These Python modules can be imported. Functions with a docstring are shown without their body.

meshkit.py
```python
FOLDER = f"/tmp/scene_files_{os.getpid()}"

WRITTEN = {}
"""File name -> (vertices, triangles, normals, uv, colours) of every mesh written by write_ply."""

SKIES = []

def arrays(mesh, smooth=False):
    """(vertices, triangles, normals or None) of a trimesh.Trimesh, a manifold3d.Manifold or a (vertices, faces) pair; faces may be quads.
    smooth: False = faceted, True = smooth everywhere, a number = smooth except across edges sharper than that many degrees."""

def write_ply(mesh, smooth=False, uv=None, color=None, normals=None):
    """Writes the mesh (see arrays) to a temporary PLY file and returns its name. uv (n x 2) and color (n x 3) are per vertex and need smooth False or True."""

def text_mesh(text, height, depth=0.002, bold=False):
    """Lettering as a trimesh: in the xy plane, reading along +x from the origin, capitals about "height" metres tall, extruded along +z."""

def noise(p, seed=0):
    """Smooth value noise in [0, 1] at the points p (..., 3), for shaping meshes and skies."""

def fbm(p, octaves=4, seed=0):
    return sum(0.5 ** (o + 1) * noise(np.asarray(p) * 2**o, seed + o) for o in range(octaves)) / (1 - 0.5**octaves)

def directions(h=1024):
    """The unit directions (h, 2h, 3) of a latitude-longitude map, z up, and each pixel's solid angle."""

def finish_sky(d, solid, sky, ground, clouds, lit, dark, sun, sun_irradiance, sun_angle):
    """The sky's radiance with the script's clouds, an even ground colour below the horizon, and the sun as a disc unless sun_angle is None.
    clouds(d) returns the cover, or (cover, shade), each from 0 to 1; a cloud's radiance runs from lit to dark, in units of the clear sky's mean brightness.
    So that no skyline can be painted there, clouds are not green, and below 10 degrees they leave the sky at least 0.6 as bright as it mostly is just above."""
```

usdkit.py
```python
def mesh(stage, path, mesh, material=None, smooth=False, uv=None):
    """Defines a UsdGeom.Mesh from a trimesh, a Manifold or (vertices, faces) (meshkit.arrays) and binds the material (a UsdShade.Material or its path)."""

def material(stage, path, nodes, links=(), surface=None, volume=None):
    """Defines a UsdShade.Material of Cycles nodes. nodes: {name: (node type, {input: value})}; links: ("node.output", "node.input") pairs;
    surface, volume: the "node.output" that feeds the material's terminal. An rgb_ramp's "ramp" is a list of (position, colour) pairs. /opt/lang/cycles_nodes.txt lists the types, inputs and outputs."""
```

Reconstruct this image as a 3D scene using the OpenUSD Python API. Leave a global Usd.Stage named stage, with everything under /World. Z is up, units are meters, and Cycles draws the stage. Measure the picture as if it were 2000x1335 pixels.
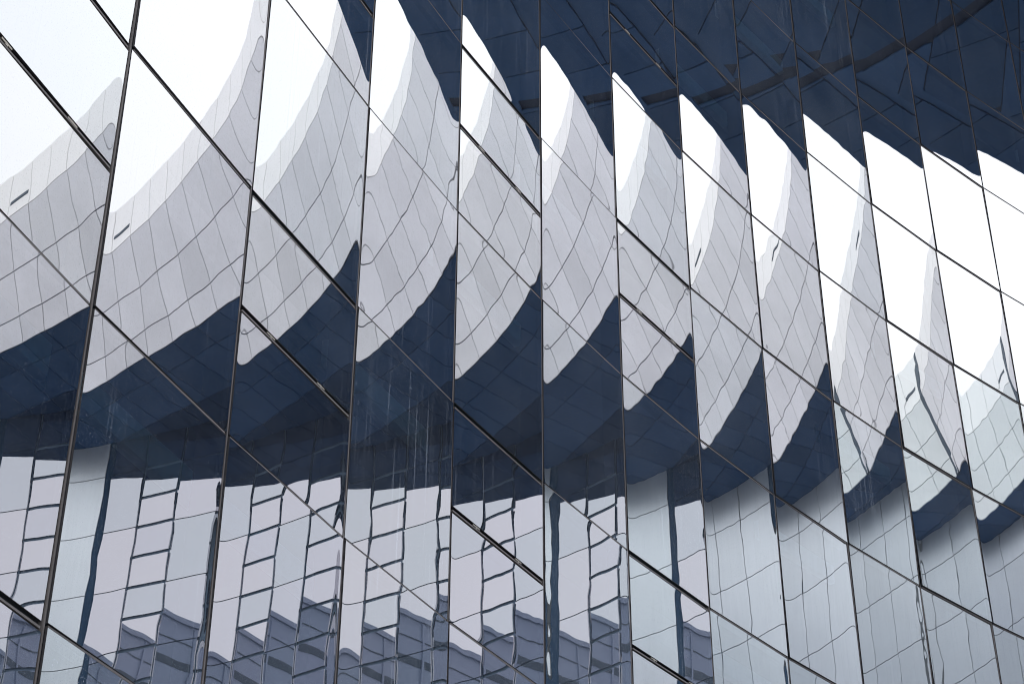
import math
import numpy as np
import trimesh
from scipy.interpolate import CubicSpline, PchipInterpolator
from shapely.geometry import Polygon, LineString, box as sbox
from shapely import affinity
from pxr import Usd, UsdGeom, UsdLux, UsdShade, Gf, Sdf, Vt
import usdkit

# ------------------------------------------------------------------ stage, camera, sky, sun
stage = Usd.Stage.CreateInMemory()
UsdGeom.SetStageUpAxis(stage, UsdGeom.Tokens.z)
UsdGeom.SetStageMetersPerUnit(stage, 1.0)
world = UsdGeom.Xform.Define(stage, '/World')
stage.SetDefaultPrim(world.GetPrim())
UsdGeom.Scope.Define(stage, '/World/Looks')

EYE = 1.6                                   # camera height above the plaza
FOCAL = 36.0 * 3603.43 / 2000.0
cam = UsdGeom.Camera.Define(stage, '/World/camera')
cam.CreateHorizontalApertureAttr(36.0)
cam.CreateVerticalApertureAttr(36.0 * 683 / 1024)
cam.CreateFocalLengthAttr(FOCAL)
cam.CreateClippingRangeAttr(Gf.Vec2f(0.1, 2000))
cam.CreateExposureAttr(1.68)
cam.AddTranslateOp().Set(Gf.Vec3d(0, 0, EYE))
cam.AddRotateXYZOp().Set(Gf.Vec3f(90 + 32.6957, 0, 0))
cam.AddRotateZOp(opSuffix='roll').Set(0.14)

SUN_EL, SUN_AZ = math.radians(52), math.radians(200)      # azimuth = atan2(x, y)
SKY_STRENGTH = 0.1
CLOUD = (5.75, 5.8, 5.9)
usdkit.material(stage, '/World/Looks/overcast_sky', {
    'sky': ('sky_texture', {'sky_type': 'single_scattering', 'sun_disc': False, 'sun_elevation': SUN_EL, 'sun_rotation': SUN_AZ}),
    'tc': ('texture_coordinate', {}),
    'n': ('noise_texture', {'scale': 2.2, 'detail': 5, 'roughness': 0.55}),
    'cl': ('rgb_ramp', {'ramp': [(0.25, tuple(c * 0.92 for c in CLOUD)), (0.75, tuple(c * 1.1 for c in CLOUD))]}),
    'mx': ('mix_color', {'fac': 0.94, 'use_clamp': False}),
    'bg': ('background_shader', {'strength': SKY_STRENGTH})},
    [('tc.generated', 'n.vector'), ('n.fac', 'cl.fac'), ('sky.color', 'mx.a'), ('cl.color', 'mx.b'), ('mx.result', 'bg.color')],
    surface='bg.background')
dome = UsdLux.DomeLight.Define(stage, '/World/sky')
UsdShade.MaterialBindingAPI.Apply(dome.GetPrim()).Bind(UsdShade.Material.Get(stage, '/World/Looks/overcast_sky'))
dome.GetPrim().SetCustomDataByKey('kind', 'structure')
dome.GetPrim().SetCustomDataByKey('label', 'even white overcast sky mirrored in the glass')
dome.GetPrim().SetCustomDataByKey('category', 'sky')

sun = UsdLux.DistantLight.Define(stage, '/World/sun')
sun.CreateIntensityAttr(0.15)
sun.CreateAngleAttr(25.0)
sun.CreateNormalizeAttr(True)
sun.CreateColorAttr(Gf.Vec3f(1.0, 0.97, 0.93))
sun.AddRotateXYZOp().Set(Gf.Vec3f(90 - math.degrees(SUN_EL), 0, 180 - math.degrees(SUN_AZ)))

# ------------------------------------------------------------------ materials
def look(name, nodes, links, surface):
    return usdkit.material(stage, '/World/Looks/' + name, nodes, links, surface=surface)

def panel_look(name, color, rough=0.45, vary=0.05, streak=0.03, spec=0.35, metal=0.0):
    """painted metal / stone panel: tone differs a little per piece, with faint vertical grain"""
    return look(name, {
        'g': ('geometry', {}), 'oi': ('object_info', {}),
        'mp': ('mapping', {'scale': (9.0, 9.0, 0.35)}),
        'n': ('noise_texture', {'scale': 1.3, 'detail': 4, 'roughness': 0.6}),
        'n2': ('noise_texture', {'scale': 0.7, 'detail': 3}),
        'r': ('rgb_ramp', {'ramp': [(0.3, tuple(c * (1 - streak) for c in color)), (0.7, tuple(c * (1 + streak) for c in color))]}),
        'v': ('map_range', {'from_min': 0, 'from_max': 1, 'to_min': 1 - vary, 'to_max': 1 + vary}),
        'v2': ('map_range', {'from_min': 0.3, 'from_max': 0.7, 'to_min': 1 - vary * .6, 'to_max': 1 + vary * .6}),
        'h': ('hsv', {}), 'mm': ('math', {'math_type': 'multiply'}),
        'p': ('principled_bsdf', {'roughness': rough, 'specular_ior_level': spec, 'metallic': metal})},
        [('g.position', 'mp.vector'), ('mp.vector', 'n.vector'), ('g.position', 'n2.vector'), ('n.fac', 'r.fac'), ('oi.random', 'v.value'), ('n2.fac', 'v2.value'),
         ('v.result', 'mm.value1'), ('v2.result', 'mm.value2'), ('mm.value', 'h.value'), ('r.color', 'h.color'), ('h.color', 'p.base_color')], 'p.BSDF')

def plain(name, color, rough=0.5, metallic=0.0, spec=0.4):
    return look(name, {
        'g': ('geometry', {}), 'n': ('noise_texture', {'scale': 14, 'detail': 3}),
        'r': ('rgb_ramp', {'ramp': [(0.3, tuple(c * 0.9 for c in color)), (0.7, tuple(c * 1.1 for c in color))]}),
        'p': ('principled_bsdf', {'roughness': rough, 'metallic': metallic, 'specular_ior_level': spec})},
        [('g.position', 'n.vector'), ('n.fac', 'r.fac'), ('r.color', 'p.base_color')], 'p.BSDF')

M = {}
M['parapet'] = panel_look('parapet_panel', (0.78, 0.775, 0.775), vary=0.03)
M['tile'] = panel_look('fascia_panel', (0.735, 0.73, 0.76), vary=0.075)
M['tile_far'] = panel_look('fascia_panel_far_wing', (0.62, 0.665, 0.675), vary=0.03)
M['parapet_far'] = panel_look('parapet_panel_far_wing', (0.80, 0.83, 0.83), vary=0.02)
M['wall'] = panel_look('wall_panel', (0.60, 0.64, 0.665), rough=0.36, vary=0.04, metal=0.75)
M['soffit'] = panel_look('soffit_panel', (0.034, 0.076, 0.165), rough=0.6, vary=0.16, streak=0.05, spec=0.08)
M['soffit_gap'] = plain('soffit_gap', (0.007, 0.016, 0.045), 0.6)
M['post'] = plain('dark_post', (0.02, 0.045, 0.085), 0.7, 0.0, 0.06)
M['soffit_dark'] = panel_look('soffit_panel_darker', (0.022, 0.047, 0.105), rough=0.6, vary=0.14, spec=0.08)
M['gap'] = plain('joint_backing', (0.02, 0.03, 0.05), 0.7)
M['groove'] = plain('corner_groove', (0.03, 0.05, 0.075), 0.6)
M['bay_frame'] = plain('bay_frame_metal', (0.075, 0.115, 0.17), 0.5)
M['alu'] = plain('bronze_aluminium', (0.095, 0.088, 0.09), 0.5, 0.0)
M['gasket'] = plain('black_gasket', (0.016, 0.016, 0.02), 0.6)
M['hinge'] = plain('hinge_metal', (0.30, 0.28, 0.25), 0.35, 0.7)
M['concrete'] = plain('roof_concrete', (0.33, 0.33, 0.33), 0.8)
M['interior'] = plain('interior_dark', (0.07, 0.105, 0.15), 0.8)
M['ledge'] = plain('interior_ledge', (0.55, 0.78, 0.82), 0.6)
M['slate'] = panel_look('slate_cladding', (0.20, 0.245, 0.345), vary=0.04)
M['band'] = plain('dark_window_band', (0.015, 0.035, 0.06), 0.5)
M['paving'] = look('plaza_paving', {
    'g': ('geometry', {}), 'b': ('brick_texture', {'scale': 1.0, 'color1': (0.34, 0.33, 0.32), 'color2': (0.39, 0.385, 0.37), 'mortar': (0.2, 0.2, 0.2), 'mortar_size': 0.008, 'brick_width': 1.2, 'row_height': 0.6}),
    'p': ('principled_bsdf', {'roughness': 0.75})}, [('g.position', 'b.vector'), ('b.color', 'p.base_color')], 'p.BSDF')

def glass_look(name, refl, tint, through, dust, bottom):
    """coated facade glass: mirror + a little see-through + dust that runs down in thin streaks"""
    return look(name, {
        'g': ('geometry', {}), 'oi': ('object_info', {}),
        'gl': ('glossy_bsdf', {'color': tint, 'roughness': 0.0}),
        'tr': ('transparent_bsdf', {'color': through}),
        'lw': ('fresnel', {'IOR': 1.52}),
        'fr': ('map_range', {'from_min': 0.03, 'from_max': 0.30, 'to_min': refl - 0.17, 'to_max': refl + 0.30, 'clamp': True}),
        'mx': ('mix_closure', {}),
        'd': ('diffuse_bsdf', {'color': (0.50, 0.56, 0.66)}),
        'mp': ('mapping', {'scale': (38, 38, 0.55)}),
        'ns': ('noise_texture', {'scale': 1.0, 'detail': 2, 'roughness': 0.6}),
        'rs': ('map_range', {'from_min': 0.60, 'from_max': 0.78, 'to_min': 0.0, 'to_max': dust * 3.2, 'clamp': True}),
        'nl': ('noise_texture', {'scale': 0.55, 'detail': 2}),
        'rl': ('map_range', {'from_min': 0.48, 'from_max': 0.66, 'to_min': 0.0, 'to_max': 1.0, 'clamp': True}),
        'ms': ('math', {'math_type': 'multiply'}),
        'nd': ('noise_texture', {'scale': 110, 'detail': 2, 'roughness': 0.7}),
        'rd': ('map_range', {'from_min': 0.60, 'from_max': 0.72, 'to_min': 0.0, 'to_max': dust * 5.0, 'clamp': True}),
        'nf': ('noise_texture', {'scale': 1.4, 'detail': 4, 'roughness': 0.6}),
        'rf': ('map_range', {'from_min': 0.35, 'from_max': 0.75, 'to_min': dust * 0.05, 'to_max': dust * 0.34, 'clamp': True}),
        'a1': ('math', {'math_type': 'add'}), 'a2': ('math', {'math_type': 'add'}),
        'm2': ('mix_closure', {})},
        [('lw.fac', 'fr.value'), ('fr.result', 'mx.fac'), ('tr.BSDF', 'mx.closure1'), ('gl.BSDF', 'mx.closure2'),
         ('g.position', 'mp.vector'), ('mp.vector', 'ns.vector'), ('ns.fac', 'rs.value'), ('g.position', 'nl.vector'), ('nl.fac', 'rl.value'),
         ('rs.result', 'ms.value1'), ('rl.result', 'ms.value2'), ('g.position', 'nd.vector'), ('nd.fac', 'rd.value'),
         ('g.position', 'nf.vector'), ('nf.fac', 'rf.value'), ('ms.value', 'a1.value1'), ('rd.result', 'a1.value2'), ('a1.value', 'a2.value1'), ('rf.result', 'a2.value2'),
         ('a2.value', 'm2.fac'), ('mx.closure', 'm2.closure1'), ('d.BSDF', 'm2.closure2')], 'm2.closure')

M['glass'] = glass_look('facade_glass', 0.62, (0.965, 0.98, 1.0), (0.19, 0.34, 0.40), 0.045, 0)
M['glass_b'] = glass_look('facade_glass_second_batch', 0.61, (0.94, 0.97, 1.0), (0.20, 0.35, 0.41), 0.06, 0)
M['glass_c'] = glass_look('facade_glass_third_batch', 0.63, (0.955, 0.965, 1.0), (0.18, 0.33, 0.39), 0.036, 0)
M['mirror_window'] = look('pavilion_window_glass', {
    'oi': ('object_info', {}), 'rp': ('rgb_ramp', {'ramp': [(0.0, (0.425, 0.445, 0.47)), (0.5, (0.465, 0.46, 0.495)), (1.0, (0.50, 0.485, 0.51))]}),
    'gl': ('glossy_bsdf', {'roughness': 0.0}), 'd': ('diffuse_bsdf', {'color': (0.006, 0.008, 0.012)}),
    'mx': ('add_closure', {})}, [('oi.random', 'rp.fac'), ('rp.color', 'gl.color'), ('gl.BSDF', 'mx.closure1'), ('d.BSDF', 'mx.closure2')], 'mx.closure')

# ------------------------------------------------------------------ helpers
used = {}
def path_of(name, parent):
    base = (parent.GetPath().pathString if parent is not None else '/World') + '/' + name
    k = used.get(base, 0); used[base] = k + 1
    return base if k == 0 else f'{base}_{k:03d}'

def obj(name, mesh, mat, parent=None, smooth=False, label=None):
    m = usdkit.mesh(stage, path_of(name, parent), mesh, M[mat], smooth=smooth).GetPrim()
    if label: m.SetCustomDataByKey('label', label)
    return m

def thing(name, label, cat, loc=(0, 0, 0), group=None):
    x = UsdGeom.Xform.Define(stage, path_of(name, None))
    p = x.GetPrim(); p.SetCustomDataByKey('label', label); p.SetCustomDataByKey('category', cat)
    if group: p.SetCustomDataByKey('group', group)
    return p

def hexa(p):
    """closed box from 8 points: 0-3 front loop, 4-7 back loop"""
    p = np.asarray(p, float)
    q = [[0, 1, 2, 3], [7, 6, 5, 4], [0, 4, 5, 1], [1, 5, 6, 2], [2, 6, 7, 3], [3, 7, 4, 0]]
    t = trimesh.Trimesh(p, [[a, b, c] for a, b, c, d in q] + [[a, c, d] for a, b, c, d in q], process=False)
    if t.volume < 0: t.invert()
    return t

def slab(quad, depth):
    """quad pushed back by depth along minus its normal"""
    quad = np.asarray(quad, float)
    n = np.cross(quad[1] - quad[0], quad[3] - quad[0]); n /= np.linalg.norm(n)
    return hexa(np.vstack([quad, quad - depth * n]))

def bar(a, b, up, w, d):
    """box along a-b; w across, d deep towards -up"""
    a, b, up = (np.asarray(v, float) for v in (a, b, up))
    t = (b - a) / np.linalg.norm(b - a); up = up - t * (up @ t); up /= np.linalg.norm(up); s = np.cross(t, up)
    return hexa([a - s * w / 2, b - s * w / 2, b + s * w / 2, a + s * w / 2, a - s * w / 2 - up * d, b - s * w / 2 - up * d, b + s * w / 2 - up * d, a + s * w / 2 - up * d])

def prism(poly, z0, z1):
    t = trimesh.creation.extrude_polygon(poly, z1 - z0, engine='earcut'); t.apply_translation((0, 0, z0)); return t

def polys(g):
    if g.is_empty: return []
    return [p for p in getattr(g, 'geoms', [g]) if p.geom_type == 'Polygon' and p.area > 0.01]

cat = trimesh.util.concatenate
rng = np.random.default_rng(7)

# ------------------------------------------------------------------ ground
g = obj('plaza', prism(Polygon([(-600, -600), (600, -600), (600, 600), (-600, 600)]), -0.3, 0.0), 'paving')
g.SetCustomDataByKey('kind', 'structure'); g.SetCustomDataByKey('label', 'paved plaza in front of the glass building')

# ------------------------------------------------------------------ glass building: concave curtain wall
W, H = 1.5, 1.8574
Z0 = 3.6874 + EYE                                      # height of joint row 0
PL = [(-2.2669, 8.2907)]
TH = [68.424, 66.447, 63.966, 61.194, 58.412, 55.664, 52.847, 50.054, 47.267, 44.598, 42.165, 39.891]
# how each strip of glass sits: yaw, pitch (degrees), bow, twist, vertical bow, cubic bow (degrees per metre), height of the reading
SIT = {
    -1: (0.825, -0.246, -0.19, 0.038, 0.057, 0.013, 5.75),
    0: (0.232, 0.239, -0.091, -0.143, 0.183, -0.234, 6.64),
    1: (0.058, -0.138, 0.157, -0.122, 0.067, -0.058, 8.04),
    2: (0.056, -0.268, -0.198, 0.024, 0.04, -0.051, 8.85),
    3: (0.03, -0.05, -0.08, 0.0, 0.0, 0.0, 9.78),
    4: (0.283, -0.23, -0.042, -0.012, -0.022, 0.079, 10.58),
    5: (0.125, 0.008, -0.109, 0.027, -0.023, 0.18, 11.21),
    6: (0.135, 0.222, 0.061, 0.053, 0.007, 0.232, 11.81),
    7: (0.513, 0.205, 0.158, -0.011, -0.114, 0.336, 12.49),
    8: (0.46, 0.148, 0.011, 0.01, -0.03, 0.031, 12.9),
    9: (0.353, 0.65, -0.186, -0.004, -0.119, 0.165, 12.79),
    10: (0.309, 0.559, -0.12, -0.03, 0.0, 0.112, 13.06),
    11: (0.472, 0.004, 0.077, 0.0, -0.002, 0.24, 17.51),
}
S_MIN, S_MAX = -5, 16
th = {s: TH[s] for s in range(12)}
for s in range(12, S_MAX): th[s] = th[s - 1] - 2.3
th[-1] = TH[0] + 2.2
for s in range(-2, S_MIN - 1, -1): th[s] = th[s + 1] + 2.2
P = {0: np.array(PL[0])}
for s in range(0, S_MAX): P[s + 1] = P[s] + W * np.array([math.cos(math.radians(th[s])), math.sin(math.radians(th[s]))])
for s in range(-1, S_MIN - 1, -1): P[s] = P[s + 1] - W * np.array([math.cos(math.radians(th[s])), math.sin(math.radians(th[s]))])
ROW_TOP = 10                                           # joint row 10 meets the overhang

bld = thing('glass_building', 'dark mirror glass building with a concave wall of offset panes under a navy overhang', 'building')

def warp_nodes(n, edge):
    a = np.concatenate([[0, .012, .025, .04, .058, .08, .11], np.linspace(.15, 1, n)])
    return a

def pane_mesh(s, z0, z1, fine, gu=.015, gv0=.013, gv1=.013, seed=0):
    """one pane: a sheet with the slight dishing, edge roll and roller waves of toughened glass, and a 12 mm edge"""
    r = np.random.default_rng(seed)
    y_, p_, cb, eb, bb, qb, zr_ = SIT.get(s, (.35, 0., 0., 0., 0., 0., 12.))
    dz = min(max((z0 + z1) / 2 - EYE - zr_, -2.6), 2.6)
    t = math.radians(th[s] + y_ + eb * dz - .19 * qb + r.normal(0, .012)); p = math.radians(p_ + bb * dz + r.normal(0, .012))
    cb, eb, bb, qb = (math.radians(k) for k in (cb, eb, bb, qb))
    U = np.array([math.cos(t), math.sin(t), 0]); N = np.array([math.sin(t) * math.cos(p), -math.cos(t) * math.cos(p), math.sin(p)]); V = np.cross(N, U) * 1.0
    if V[2] < 0: V = -V
    c2 = (P[s] + P[s + 1]) / 2
    b0, b1 = z0 + gv0, z1 - gv1
    c = np.array([c2[0], c2[1], (b0 + b1) / 2])
    wu, hv = W - 2 * gu, b1 - b0
    nu, nv = (30, 14) if fine else (3, 3)
    def spread(L, n):
        e = np.array([0, .006, .014, .024, .036, .05, .068, .09, .12]) if fine else np.array([0.])
        mid = np.linspace(.15, L - .15, n) if fine else np.linspace(L / 4, L * 3 / 4, n)
        return np.concatenate([e, mid, (L - e)[::-1]])
    su, sv = spread(wu, nu), spread(hv, nv)
    u, v = np.meshgrid(su, sv, indexing='ij')
    uc, vc = u - wu / 2, v - hv / 2
    h = -(cb * uc ** 2 / 2 + eb * uc * vc + qb * uc ** 3 / 3 + bb * vc ** 2 / 2); hu = -(cb * uc + eb * vc + qb * uc ** 2); hvv = -(eb * uc + bb * vc)
    if fine:
        for A, tau, d, sg in ((r.uniform(.1, 1.25), r.uniform(.03, .06), u, 1), (r.uniform(.05, 1.15), r.uniform(.03, .06), wu - u, -1)):       # vertical edges curl outwards
            A *= 1.7e-4; h += A * np.exp(-d / tau); hu += -sg * A / tau * np.exp(-d / tau)
        for A, tau, d, sg in ((r.uniform(.3, .8), .04, v, 1), (r.uniform(.3, .8), .04, hv - v, -1)):
            A *= 1.0e-4; h += A * np.exp(-d / tau); hvv += -sg * A / tau * np.exp(-d / tau)
        for k in range(7):                                                                                     # roller waves
            lam = r.uniform(.16, .5); an = r.normal(0, .55) + (0 if k < 4 else math.pi / 4); am = 2.7e-5 * lam * r.uniform(.5, 1.2); ph = r.uniform(0, 6.28)
            kx, ky = 2 * math.pi / lam * math.cos(an), 2 * math.pi / lam * math.sin(an)
            h += am * np.sin(kx * u + ky * v + ph); hu += am * kx * np.cos(kx * u + ky * v + ph); hvv += am * ky * np.cos(kx * u + ky * v + ph)
    pts = c + (u - wu / 2)[..., None] * U + (v - hv / 2)[..., None] * V + h[..., None] * N
    nrm = N - hu[..., None] * U - hvv[..., None] * V
    nrm /= np.linalg.norm(nrm, axis=-1, keepdims=True)
    n0, n1 = u.shape
    idx = np.arange(n0 * n1).reshape(n0, n1)
    q = np.stack([idx[:-1, :-1], idx[1:, :-1], idx[1:, 1:], idx[:-1, 1:]], -1).reshape(-1, 4)
    f = np.vstack([q[:, [0, 1, 2]], q[:, [0, 2, 3]]])
    pts, nrm = pts.reshape(-1, 3), nrm.reshape(-1, 3)
    loop = np.concatenate([idx[:, 0], idx[-1, 1:], idx[-2::-1, -1], idx[0, -2:0:-1]])
    lp = pts[loop]; cen = lp.mean(0); L = len(loop); i = np.arange(L); j = (i + 1) % L
    outw = lp - cen; outw /= np.linalg.norm(outw, axis=1)[:, None]
    lo = lp + outw * .002
    ring = (np.vstack([lp - N * .0006, lo - N * .0006, lo - N * .014]), np.vstack([np.column_stack([i, L + i, L + j]), np.column_stack([i, L + j, j]), np.column_stack([L + i, 2 * L + i, 2 * L + j]), np.column_stack([L + i, 2 * L + j, L + j])]))
    return pts, nrm, f, (c, U, V, N, wu, hv), ring

def glass_pane(name, parent, mat, s, z0, z1, fine, label=None, **kw):
    pts, nrm, f, fr, ring = pane_mesh(s, z0, z1, fine, **kw)
    path = path_of(name, parent)
    m = UsdGeom.Mesh.Define(stage, path)
    m.CreatePointsAttr(Vt.Vec3fArray.FromNumpy(pts.astype(np.float32)))
    m.CreateFaceVertexCountsAttr(Vt.IntArray.FromNumpy(np.full(len(f), 3, np.int32)))
    m.CreateFaceVertexIndicesAttr(Vt.IntArray.FromNumpy(f.astype(np.int32).ravel()))
    m.CreateSubdivisionSchemeAttr('none')
    m.CreateNormalsAttr(Vt.Vec3fArray.FromNumpy(nrm.astype(np.float32))); m.SetNormalsInterpolation('vertex')
    UsdShade.MaterialBindingAPI.Apply(m.GetPrim()).Bind(M[mat])
    if label: m.GetPrim().SetCustomDataByKey('label', label)
    obj('edge_seal', ring, 'gasket', m.GetPrim())
    return m.GetPrim(), fr

ROWS = list(range(-2, ROW_TOP + 1))                    # z = Z0 + H * row
def rowz(r): return Z0 + H * r
def n_of(s): t = math.radians(th[s]); return np.array([math.sin(t), -math.cos(t), 0.])
def t_of(s): t = math.radians(th[s]); return np.array([math.cos(t), math.sin(t), 0.])
def pt(s, z, off=0.0): n = n_of(min(max(s, S_MIN), S_MAX - 1)); return np.array([P[s][0], P[s][1], z]) + off * n

seed = 100
batch = ['glass', 'glass_b', 'glass_c']
for s in range(S_MIN, S_MAX):
    vents = s % 2 == 1 and s <= 5
    n, t = n_of(s), t_of(s)
    a0, a1 = pt(s, 0), np.array([P[s + 1][0], P[s + 1][1], 0])
    inset = t * .031
    for r in [-3] + ROWS[:-1]:
        z0, z1 = (0.12, rowz(-2)) if r == -3 else (rowz(r), rowz(r + 1))
        fine = -2 <= s <= 13 and r >= -1
        seed += 1
        mt = batch[int(np.random.default_rng(seed).integers(0, 3))]
        vent = vents and r >= -1 and (r + 1) % 2 == 0
        if vent:
            zm = (z0 + z1) / 2
            glass_pane('window_pane', bld, mt, s, z0, zm, fine, seed=seed, gv1=.034)
            vp, (c, U, V, N, wu, hv) = glass_pane('vent_window', bld, batch[seed % 3], s, zm, z1, fine, seed=seed + 5000, gv0=.030, gv1=.048,
                                                  label='half-height opening vent pane with a wide dark gap above')
            # sash frame behind the vent pane's edges
            q = lambda x, y, d: c + U * x + V * y - N * d
            x, y, b = wu / 2 - .004, hv / 2 - .004, .03
            sash = cat([hexa([q(*k, .014) for k in lp] + [q(*k, .05) for k in lp]) for lp in (
                [(-x, -y), (x, -y), (x, -y + b), (-x, -y + b)], [(-x, y - b), (x, y - b), (x, y), (-x, y)],
                [(-x, -y + b + .001), (-x + b, -y + b + .001), (-x + b, y - b - .001), (-x, y - b - .001)], [(x - b, -y + b + .001), (x, -y + b + .001), (x, y - b - .001), (x - b, y - b - .001)])])
            obj('sash_frame', sash, 'gasket', vp)
            for fx in (-.24, .22):
                o = c + U * (wu * fx) - V * (hv / 2 + .012) - N * .004
                obj('hinge', cat([bar(o - U * .05, o + U * .05, N, .012, .03), bar(o - U * .012 - V * .002, o + U * .012 - V * .002, N + V * .001, .024, .02)]), 'hinge', vp)
            rails = [(zm, .030, -.004), (z1, .016, -.030)]
        else:
            glass_pane('window_pane', bld, mt, s, z0, z1, fine, seed=seed)
            rails = [(z1, .016, 0.)]
        for zz, hh, dz in rails:
            c0 = np.array([a0[0], a0[1], zz + dz]) + inset - n * .003; c1 = np.array([a1[0], a1[1], zz + dz]) - inset - n * .003
            obj('transom', bar(c0, c1, n, .013, .07), 'alu', bld)
        # dark backing behind this row's joints
    for r in ROWS:
        c0 = np.array([a0[0], a0[1], rowz(r)]) + inset - n * .046; c1 = np.array([a1[0], a1[1], rowz(r)]) - inset - n * .046
        obj('transom_backing', bar(c0, c1, n, .13, .05), 'gasket', bld)
        if vents and r >= -1 and (r + 1) % 2 == 0 and r < ROW_TOP:
            d = np.array([0, 0, H / 2]); obj('transom_backing', bar(c0 + d, c1 + d, n, .13, .05), 'gasket', bld)
    # plinth
    obj('plinth', slab([pt(s, 0) + n * .004, np.array([P[s + 1][0], P[s + 1][1], 0]) + n * .004, np.array([P[s + 1][0], P[s + 1][1], .12]) + n * .004, pt(s, .12) + n * .004], .2), 'alu', bld)
for s in range(S_MIN, S_MAX + 1):
    n = n_of(s) if s <= S_MIN else n_of(s - 1) if s >= S_MAX else (n_of(s) + n_of(s - 1)); n = n / np.linalg.norm(n)
    b = np.array([P[s][0], P[s][1], .12]); e = np.array([P[s][0], P[s][1], rowz(ROW_TOP)])
    tt = np.array([-n[1], n[0], 0])
    obj('mullion', bar(b - n * .006 + tt * .003, e - n * .006 + tt * .003, n, .013, .035), 'alu', bld)
    obj('mullion_backing', bar(b - n * .045, e - n * .045, n, .058, .16), 'gasket', bld)

# rooms behind the glass: floor edges, ledges, back wall
def inner(off, s0=S_MIN, s1=S_MAX):
    return [tuple((np.array([*P[s], 0]) - off * (n_of(min(max(s, S_MIN), S_MAX - 1))))[:2]) for s in range(s0, s1 + 1)]
front, back = inner(.32), inner(6.0)
for k in range(0, ROW_TOP // 2 + 2):
    zf = rowz(2 * k - 2) - .42
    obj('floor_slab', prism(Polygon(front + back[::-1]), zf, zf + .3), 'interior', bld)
for s in range(S_MIN, S_MAX):
    n = n_of(s)
    for r in range(-1, ROW_TOP):
        if (s * 7 + r * 5) % 4 == 0 or r == 1 and s in (-1, 0, 1):
            z = rowz(r) - .32
            a, b = pt(s, z) - n * .2, np.array([P[s + 1][0], P[s + 1][1], z]) - n * .2
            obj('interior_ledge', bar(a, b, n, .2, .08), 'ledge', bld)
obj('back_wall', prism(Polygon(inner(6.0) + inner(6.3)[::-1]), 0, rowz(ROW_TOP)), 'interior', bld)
for s in (S_MIN, S_MAX):
    a, b = np.array(inner(.1)[s - S_MIN]), np.array(inner(6.2)[s - S_MIN])
    obj('end_wall', prism(LineString([a, b]).buffer(.1, cap_style='flat'), 0, rowz(ROW_TOP)), 'interior', bld)

# overhang with navy soffit panels
ZD = 22.3816 + EYE
eD = [(4.0, 8.9), (6.2, 12.6), (8.0, 15.8), (9.4, 18.05), (9.9, 18.72), (10.4, 19.40), (10.9, 20.02), (11.4, 20.61), (11.9, 21.18), (12.4, 21.72), (12.9, 22.24), (13.4, 22.75), (13.9, 23.25), (14.4, 23.75), (16.2, 25.5), (18.0, 27.2)]
eD = [(1.2, 3.9)] + eD
edge = LineString(eD)
cano = Polygon(inner(.06) + eD[::-1])
if not cano.is_valid: cano = cano.buffer(0)
obj('overhang_slab', prism(cano.union(Polygon(inner(.05) + inner(6.3)[::-1])).buffer(0), ZD + .05, ZD + .62), 'soffit_gap', bld)
out = edge.parallel_offset(0, 'left') if False else edge
nose = edge.buffer(.035, single_sided=False, cap_style='flat')
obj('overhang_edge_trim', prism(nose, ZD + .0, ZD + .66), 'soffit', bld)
beam = affinity.rotate(sbox(-6, -.14, 1.62, .14), -45, origin=(0, 0)); beam = affinity.translate(beam, 10.35, 21.52)
band_zone = edge.buffer(.98, cap_style='flat').difference(edge.buffer(.80, cap_style='flat')).intersection(cano)
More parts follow.
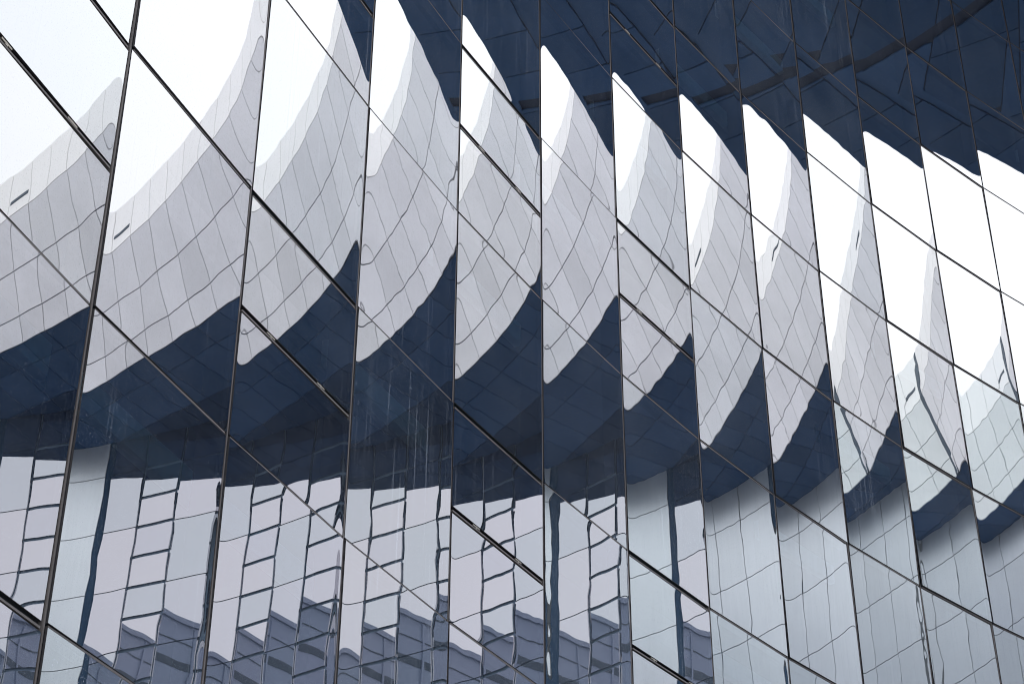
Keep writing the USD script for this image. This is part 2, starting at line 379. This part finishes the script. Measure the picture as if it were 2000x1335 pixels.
edge_zone = edge.buffer(.80, cap_style='flat').intersection(cano)
inner_zone = cano.difference(edge.buffer(.98, cap_style='flat'))
cells = []
L = edge.length
k = .4
while k < L:
    a, b = edge.interpolate(k), edge.interpolate(min(k + 1.075, L))
    d = np.array([b.x - a.x, b.y - a.y]); d /= np.linalg.norm(d); nn = np.array([-d[1], d[0]]); 
    pa, pb = np.array([a.x, a.y]) + d * .01, np.array([b.x, b.y]) - d * .01
    cells += polys(Polygon([pa - nn * .02, pb - nn * .02, pb + nn * 1.0, pa + nn * 1.0]).intersection(edge_zone.buffer(-.004)))
    k += 1.075
for y0 in np.arange(3.15, 30, 1.05):
    stripy = inner_zone.intersection(sbox(-10, y0 + .012, 30, y0 + 1.038))
    for p in polys(stripy):
        x0, _, x1, _ = p.bounds
        for xk in np.arange(math.floor(x0 / 2.1) * 2.1, x1, 2.1):
            off = .0
            cell = Polygon([(xk + .012, y0), (xk + 2.088, y0), (xk + 2.088 - .42, y0 + 1.05), (xk + .012 - .42, y0 + 1.05)])
            cells += polys(cell.intersection(p).difference(beam))
for p in polys(band_zone.buffer(-.006).difference(beam)): obj('soffit_channel', prism(p, ZD + .03, ZD + .048), 'soffit', bld)
cells = [q for p in cells for q in polys(p.difference(beam))]
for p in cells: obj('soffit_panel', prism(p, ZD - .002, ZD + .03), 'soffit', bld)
# upper storeys set back on top of the overhang
up = Polygon(inner(.6) + inner(6.2)[::-1]).buffer(0)
obj('roof', prism(Polygon(inner(-1.2) + inner(6.3)[::-1]).buffer(0), ZD + .62, ZD + .9), 'concrete', bld)

# ------------------------------------------------------------------ tiled building across the court
tb = thing('tiled_building', 'pale panelled building with curved overhanging fascia mirrored in the glass wall', 'building')
ZT, ZF, ZJ1, ZJ2, ZB = (z + EYE for z in (30.588, 28.92, 27.62, 26.52, 25.866))
cT = PchipInterpolator(*np.array([(11, 19.2), (13, 20.9), (15, 22.25), (17.1, 23.55), (17.9, 24.08), (18.9, 24.58), (20, 25.05), (21, 25.4), (22, 25.7), (23, 25.95), (24, 26.17), (25, 26.37), (26.5, 26.6), (28, 26.77), (29, 26.93), (31, 27.28), (32.6, 27.5)]).T)
cF = PchipInterpolator(*np.array([(11, 19.4), (13, 21.0), (15, 22.35), (17.2, 23.65), (18, 24.12), (19, 24.6), (20, 24.98), (21, 25.32), (22, 25.63), (23, 25.88), (24, 26.08), (25, 26.25), (26.5, 26.47), (28, 26.72), (30, 27.12), (32.3, 27.46)]).T)
cB = PchipInterpolator(*np.array([(11, 20.6), (13, 22.3), (15, 23.75), (17, 24.95), (18.7, 25.95), (19.6, 26.42), (20.5, 26.78), (21.5, 27.07), (22.5, 27.3), (23.5, 27.45), (24.5, 27.55), (26, 27.64), (28, 27.72), (29.5, 27.82), (31.45, 27.9)]).T)
def W1(kx, z):
    """point of wing 1's face; kx = x of the joint at the roof edge"""
    xT = kx; xF = kx - .32; xB = kx + .14
    if kx > 31.3: f = (kx - 31.3) / 1.3; xF = 30.98 + f * 1.27; xB = 31.44 + f * .0101
    if z >= ZF:
        w = (z - ZF) / (ZT - ZF); return np.array([xF + w * (xT - xF), (1 - w) * cF(xF) + w * cT(xT), z])
    w = (z - ZB) / (ZF - ZB); return np.array([xB + w * (xF - xB), (1 - w) * cB(xB) + w * cF(xF), z])
J2T = lambda a, b, f: a + (b - a) * f
def tile(name, fn, ka, kb, za, zb, mat, g=.015, label=None):
    q = [fn(ka, za), fn(kb, za), fn(kb, zb), fn(ka, zb)]
    q = np.array(q); top = 0.0 if zb > ZT - .01 else 1.0
    e1 = (q[1] - q[0]) / max(np.linalg.norm(q[1] - q[0]), 1e-6); e2 = (q[3] - q[0]) / max(np.linalg.norm(q[3] - q[0]), 1e-6)
    q = q + np.array([e1 * g + e2 * g, -e1 * g + e2 * g, -e1 * g - e2 * g * top, e1 * g - e2 * g * top])
    return obj(name, slab(q, .03), mat, tb, label=label)
kx = [21.99 + .955 * i for i in range(-9, 11)]
kx = [k for k in kx if k < 31.9] + [32.6]
rows1 = [(ZF, ZT, 'parapet_panel', 'parapet'), (ZJ1, ZF, 'fascia_panel', 'tile'), (ZJ2, ZJ1, 'fascia_panel', 'tile'), (ZB, ZJ2, 'fascia_panel', 'tile')]
for a, b in zip(kx[:-1], kx[1:]):
    for za, zb, nm, mt in rows1: tile(nm, W1, a, b, za, zb, mt)
# wing 2 beyond the inside corner
T2 = PchipInterpolator(*np.array([(32.6, 27.5), (33.8, 27.35), (35.2, 27.1), (36.3, 26.85), (44, 24.6)]).T)
F2 = PchipInterpolator(*np.array([(32.25, 27.46), (33.6, 27.3), (35, 27.0), (35.9, 26.72), (44, 24.2)]).T)
B2 = PchipInterpolator(*np.array([(31.45, 27.9), (32.7, 27.6), (33.7, 27.3), (34.6, 27.08), (35.6, 26.75), (44, 24.1)]).T)
def W2(f, z):
    xT, xF, xB = 32.62 + f * 1.0, 32.27 + f * 1.0, 31.47 + f * 1.03
    if z >= ZF:
        w = (z - ZF) / (ZT - ZF); return np.array([xF + w * (xT - xF), (1 - w) * F2(xF) + w * T2(xT), z])
    w = (z - ZB) / (ZF - ZB); return np.array([xB + w * (xF - xB), (1 - w) * B2(xB) + w * F2(xF), z])
for i in range(11):
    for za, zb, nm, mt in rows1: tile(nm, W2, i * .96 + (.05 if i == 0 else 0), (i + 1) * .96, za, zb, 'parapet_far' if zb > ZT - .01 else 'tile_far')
# dark backing sheets that show in the joints
def sheet(fn, ks, zs, d):
    v = np.array([[fn(k, z) for z in zs] for k in ks]); v = v + np.array([0.02, d, 0])
    n0, n1 = v.shape[:2]; idx = np.arange(n0 * n1).reshape(n0, n1)
    q = np.stack([idx[:-1, :-1], idx[1:, :-1], idx[1:, 1:], idx[:-1, 1:]], -1).reshape(-1, 4)
    return trimesh.Trimesh(v.reshape(-1, 3), np.vstack([q[:, [0, 1, 2]], q[:, [0, 2, 3]]]), process=False)
obj('joint_backing', sheet(W1, kx, [ZB, ZJ2, ZJ1, ZF, ZT], .028), 'gap', tb)
obj('joint_backing', sheet(W2, [i * .96 for i in range(12)], [ZB, ZJ2, ZJ1, ZF, ZT], .028), 'gap', tb)
# the dark groove down the inside corner
cs = [np.array(W1(32.6, z)) + np.array([.0, -.03, 0]) for z in (ZB, ZF, ZT)]
obj('corner_groove', cat([bar(cs[0], cs[1], (0, -1, .2), .17, .08), bar(cs[1], cs[2], (0, -1, .2), .17, .08)]), 'groove', tb)
# slots in the parapet
def slot(fn, ka, kb, z):
    a, b = fn(ka, z), fn(kb, z); d = np.array([.05, -.012, 0])
    obj('parapet_slot', bar(a + d * .1 + (0, -.012, 0), b + d * .1 + (0, -.012, 0), (0, -1, .1), .115, .03), 'groove', tb)
slot(W1, 24.95, 25.72, 29.42 + EYE); slot(W2, .28, .92, 29.47 + EYE)
# coping along the roof edge
roofline = [tuple(W1(k, ZT)[:2]) for k in kx] + [tuple(W2(i * .96, ZT)[:2]) for i in range(1, 12)]
back_line = [(45, 44), (12, 44)]
rp = Polygon([(x, y + .06) for x, y in roofline] + back_line).buffer(0)
obj('roof', prism(rp, ZT - .35, ZT - .02), 'concrete', tb)
obj('coping', prism(LineString([(x, y + .12) for x, y in roofline]).buffer(.10, cap_style='flat'), ZT - .018, ZT + .05), 'parapet', tb)
# walls below the soffit
Pw = lambda x: 30.05 - (x - 29.3) * .3685 - max(0, x - 34.5) * .05
LP, HD = [np.array([29.48, 30.02])], []
for i in range(10):
    HD.append(math.radians(-19.5 + 2.6 * i)); LP.append(LP[-1] - 1.09 * np.array([math.cos(HD[i]), math.sin(HD[i])]))
wall_line = [(x, Pw(x)) for x in (44, 40, 37, 34.5, 31, 29.62)]
louv = [tuple(p) for p in LP]
body = Polygon([(x, y + .2) for x, y in wall_line[:-1]] + [(29.62, 30.35)] + [(x + .35, y + .6) for x, y in louv] + [(12, 37.2), (12, 44), (45, 44)]).buffer(0)
obj('body', prism(body, 0, ZB + .02), 'interior', tb)
obj('upper_body', prism(Polygon([(x, y + 1.9) for x, y in roofline] + back_line).buffer(0), ZB + .08, ZT - .36), 'interior', tb)
zr = [ZB] + [z + EYE for z in (24.75, 22.87, 20.99, 19.11, 17.23, 15.35, 13.47, 11.59, 9.71, 7.83, 5.95, 4.07, 2.19, .31)] + [.0]
xs = [29.62] + [30.0 + 1.035 * i + (-.03 if i else 0) for i in range(1, 14)]
for x0, x1 in zip(xs[:-1], xs[1:]):
    for z1, z0 in zip(zr[:-1], zr[1:]):
        g_ = .012
        q = [(x0 + g_, Pw(x0 + g_), z0 + g_), (x1 - g_, Pw(x1 - g_), z0 + g_), (x1 - g_, Pw(x1 - g_), z1 - g_), (x0 + g_, Pw(x0 + g_), z1 - g_)]
        obj('wall_panel', slab(q, .04), 'wall', tb)
obj('wall_backing', cat([slab([(x0, Pw(x0) + .03, 0), (x1, Pw(x1) + .03, 0), (x1, Pw(x1) + .03, ZB), (x0, Pw(x0) + .03, ZB)], .05) for x0, x1 in zip(xs[:-1], xs[1:])]), 'gap', tb)
obj('dark_corner_post', prism(Polygon([(29.46, 30.00), (29.49, 29.975), (29.61, 29.93), (29.61, 30.35), (29.2, 30.5)]), 0, ZB - .003), 'post', tb)
# concave wall of window bays
for i in range(10):
    A, Bp = LP[i + 1], LP[i]; d = (Bp - A) / np.linalg.norm(Bp - A)
    A = A - np.array([-d[1], d[0]]) * .05; d = (Bp - A) / np.linalg.norm(Bp - A)
    vents = i % 2 == 1
    zz = list(zr)
    if vents: zz = sorted(set(zr + [(a + b) / 2 for a, b in zip(zr[1:-2], zr[2:-1])]), reverse=True)
    for z1, z0 in zip(zz[:-1], zz[1:]):
        ga = .048 if vents else .014
        gt = ga if z1 < ZB else .0
        q = [(*(A + d * .02), z0 + ga), (*(Bp + d * .05), z0 + ga), (*(Bp + d * .05), z1 - gt), (*(A + d * .02), z1 - gt)]
        obj('bay_window_pane', slab(q, .03), 'mirror_window', tb)
    nn = np.array([-d[1], d[0]]) * .05
    obj('bay_frame', slab([(*(A + nn), 0), (*(Bp + nn + d * .045), 0), (*(Bp + nn + d * .045), ZB - .004), (*(A + nn), ZB - .004)], .06), 'bay_frame', tb)
# soffit between fascia and walls
bl = [tuple(W1(k, ZB)[:2]) for k in kx] + [tuple(W2(i * .96, ZB)[:2]) for i in range(1, 12)]
sof = Polygon([(x, y + .03) for x, y in bl] + [(x, y + .15) for x, y in wall_line] + [(x + .2, y + .3) for x, y in louv] + [(11, 38.5)]).buffer(0)
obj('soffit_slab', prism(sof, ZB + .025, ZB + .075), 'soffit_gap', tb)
ds = np.array([.30, .954])
offs = [-.1, .85, 2.4, 4.2, 6.0, 7.8, 9.6, 11.5, 13.5, 16]
for a, b in zip(bl[:-1], bl[1:]):
    a, b = np.array(a), np.array(b); e = (b - a) / np.linalg.norm(b - a) * .011
    for o0, o1 in zip(offs[:-1], offs[1:]):
        cell = Polygon([a + e + ds * (o0 + .011), b - e + ds * (o0 + .011), b - e + ds * (o1 - .011), a + e + ds * (o1 - .011)])
        if cell.is_valid:
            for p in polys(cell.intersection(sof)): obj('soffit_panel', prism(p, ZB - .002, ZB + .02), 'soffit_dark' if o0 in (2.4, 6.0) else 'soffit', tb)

# ------------------------------------------------------------------ slate office block that the bay windows mirror
ob = thing('slate_office_block', 'blue-grey office block with dark window bands mirrored low in the bay windows', 'building')
c0 = np.array([43.6, -7.0]); dd = np.array([math.cos(math.radians(79)), math.sin(math.radians(79))]); nb = np.array([dd[1], -dd[0]])
HB = 35.25 + EYE
a, b = c0 - dd * 40, c0 + dd * 25
obj('wall', prism(Polygon([a, b, b + nb * 20, a + nb * 20]), 0, HB), 'slate', ob)
for k in range(8):
    for z, hb in ((HB - .95 - 3.9 * k, .06), (HB - 1.9 - 3.9 * k, .40)):
        obj('window_band', slab([(*(b - nb * .02), z - hb), (*(a - nb * .02), z - hb), (*(a - nb * .02), z), (*(b - nb * .02), z)], .1), 'band', ob)
for k in np.arange(1.5, 65, 2.6):
    m0 = a + dd * k
    obj('cladding_fin', slab([(*(m0 + dd * .11 - nb * .05), 0), (*(m0 - nb * .05), 0), (*(m0 - nb * .05), HB - .05), (*(m0 + dd * .11 - nb * .05), HB - .05)], .06), 'slate', ob)
obj('roof', prism(Polygon([a - nb * .1 - dd * .1, b - nb * .1 + dd * .1, b + nb * 20.1 + dd * .1, a + nb * 20.1 - dd * .1]), HB, HB + .25), 'slate', ob)
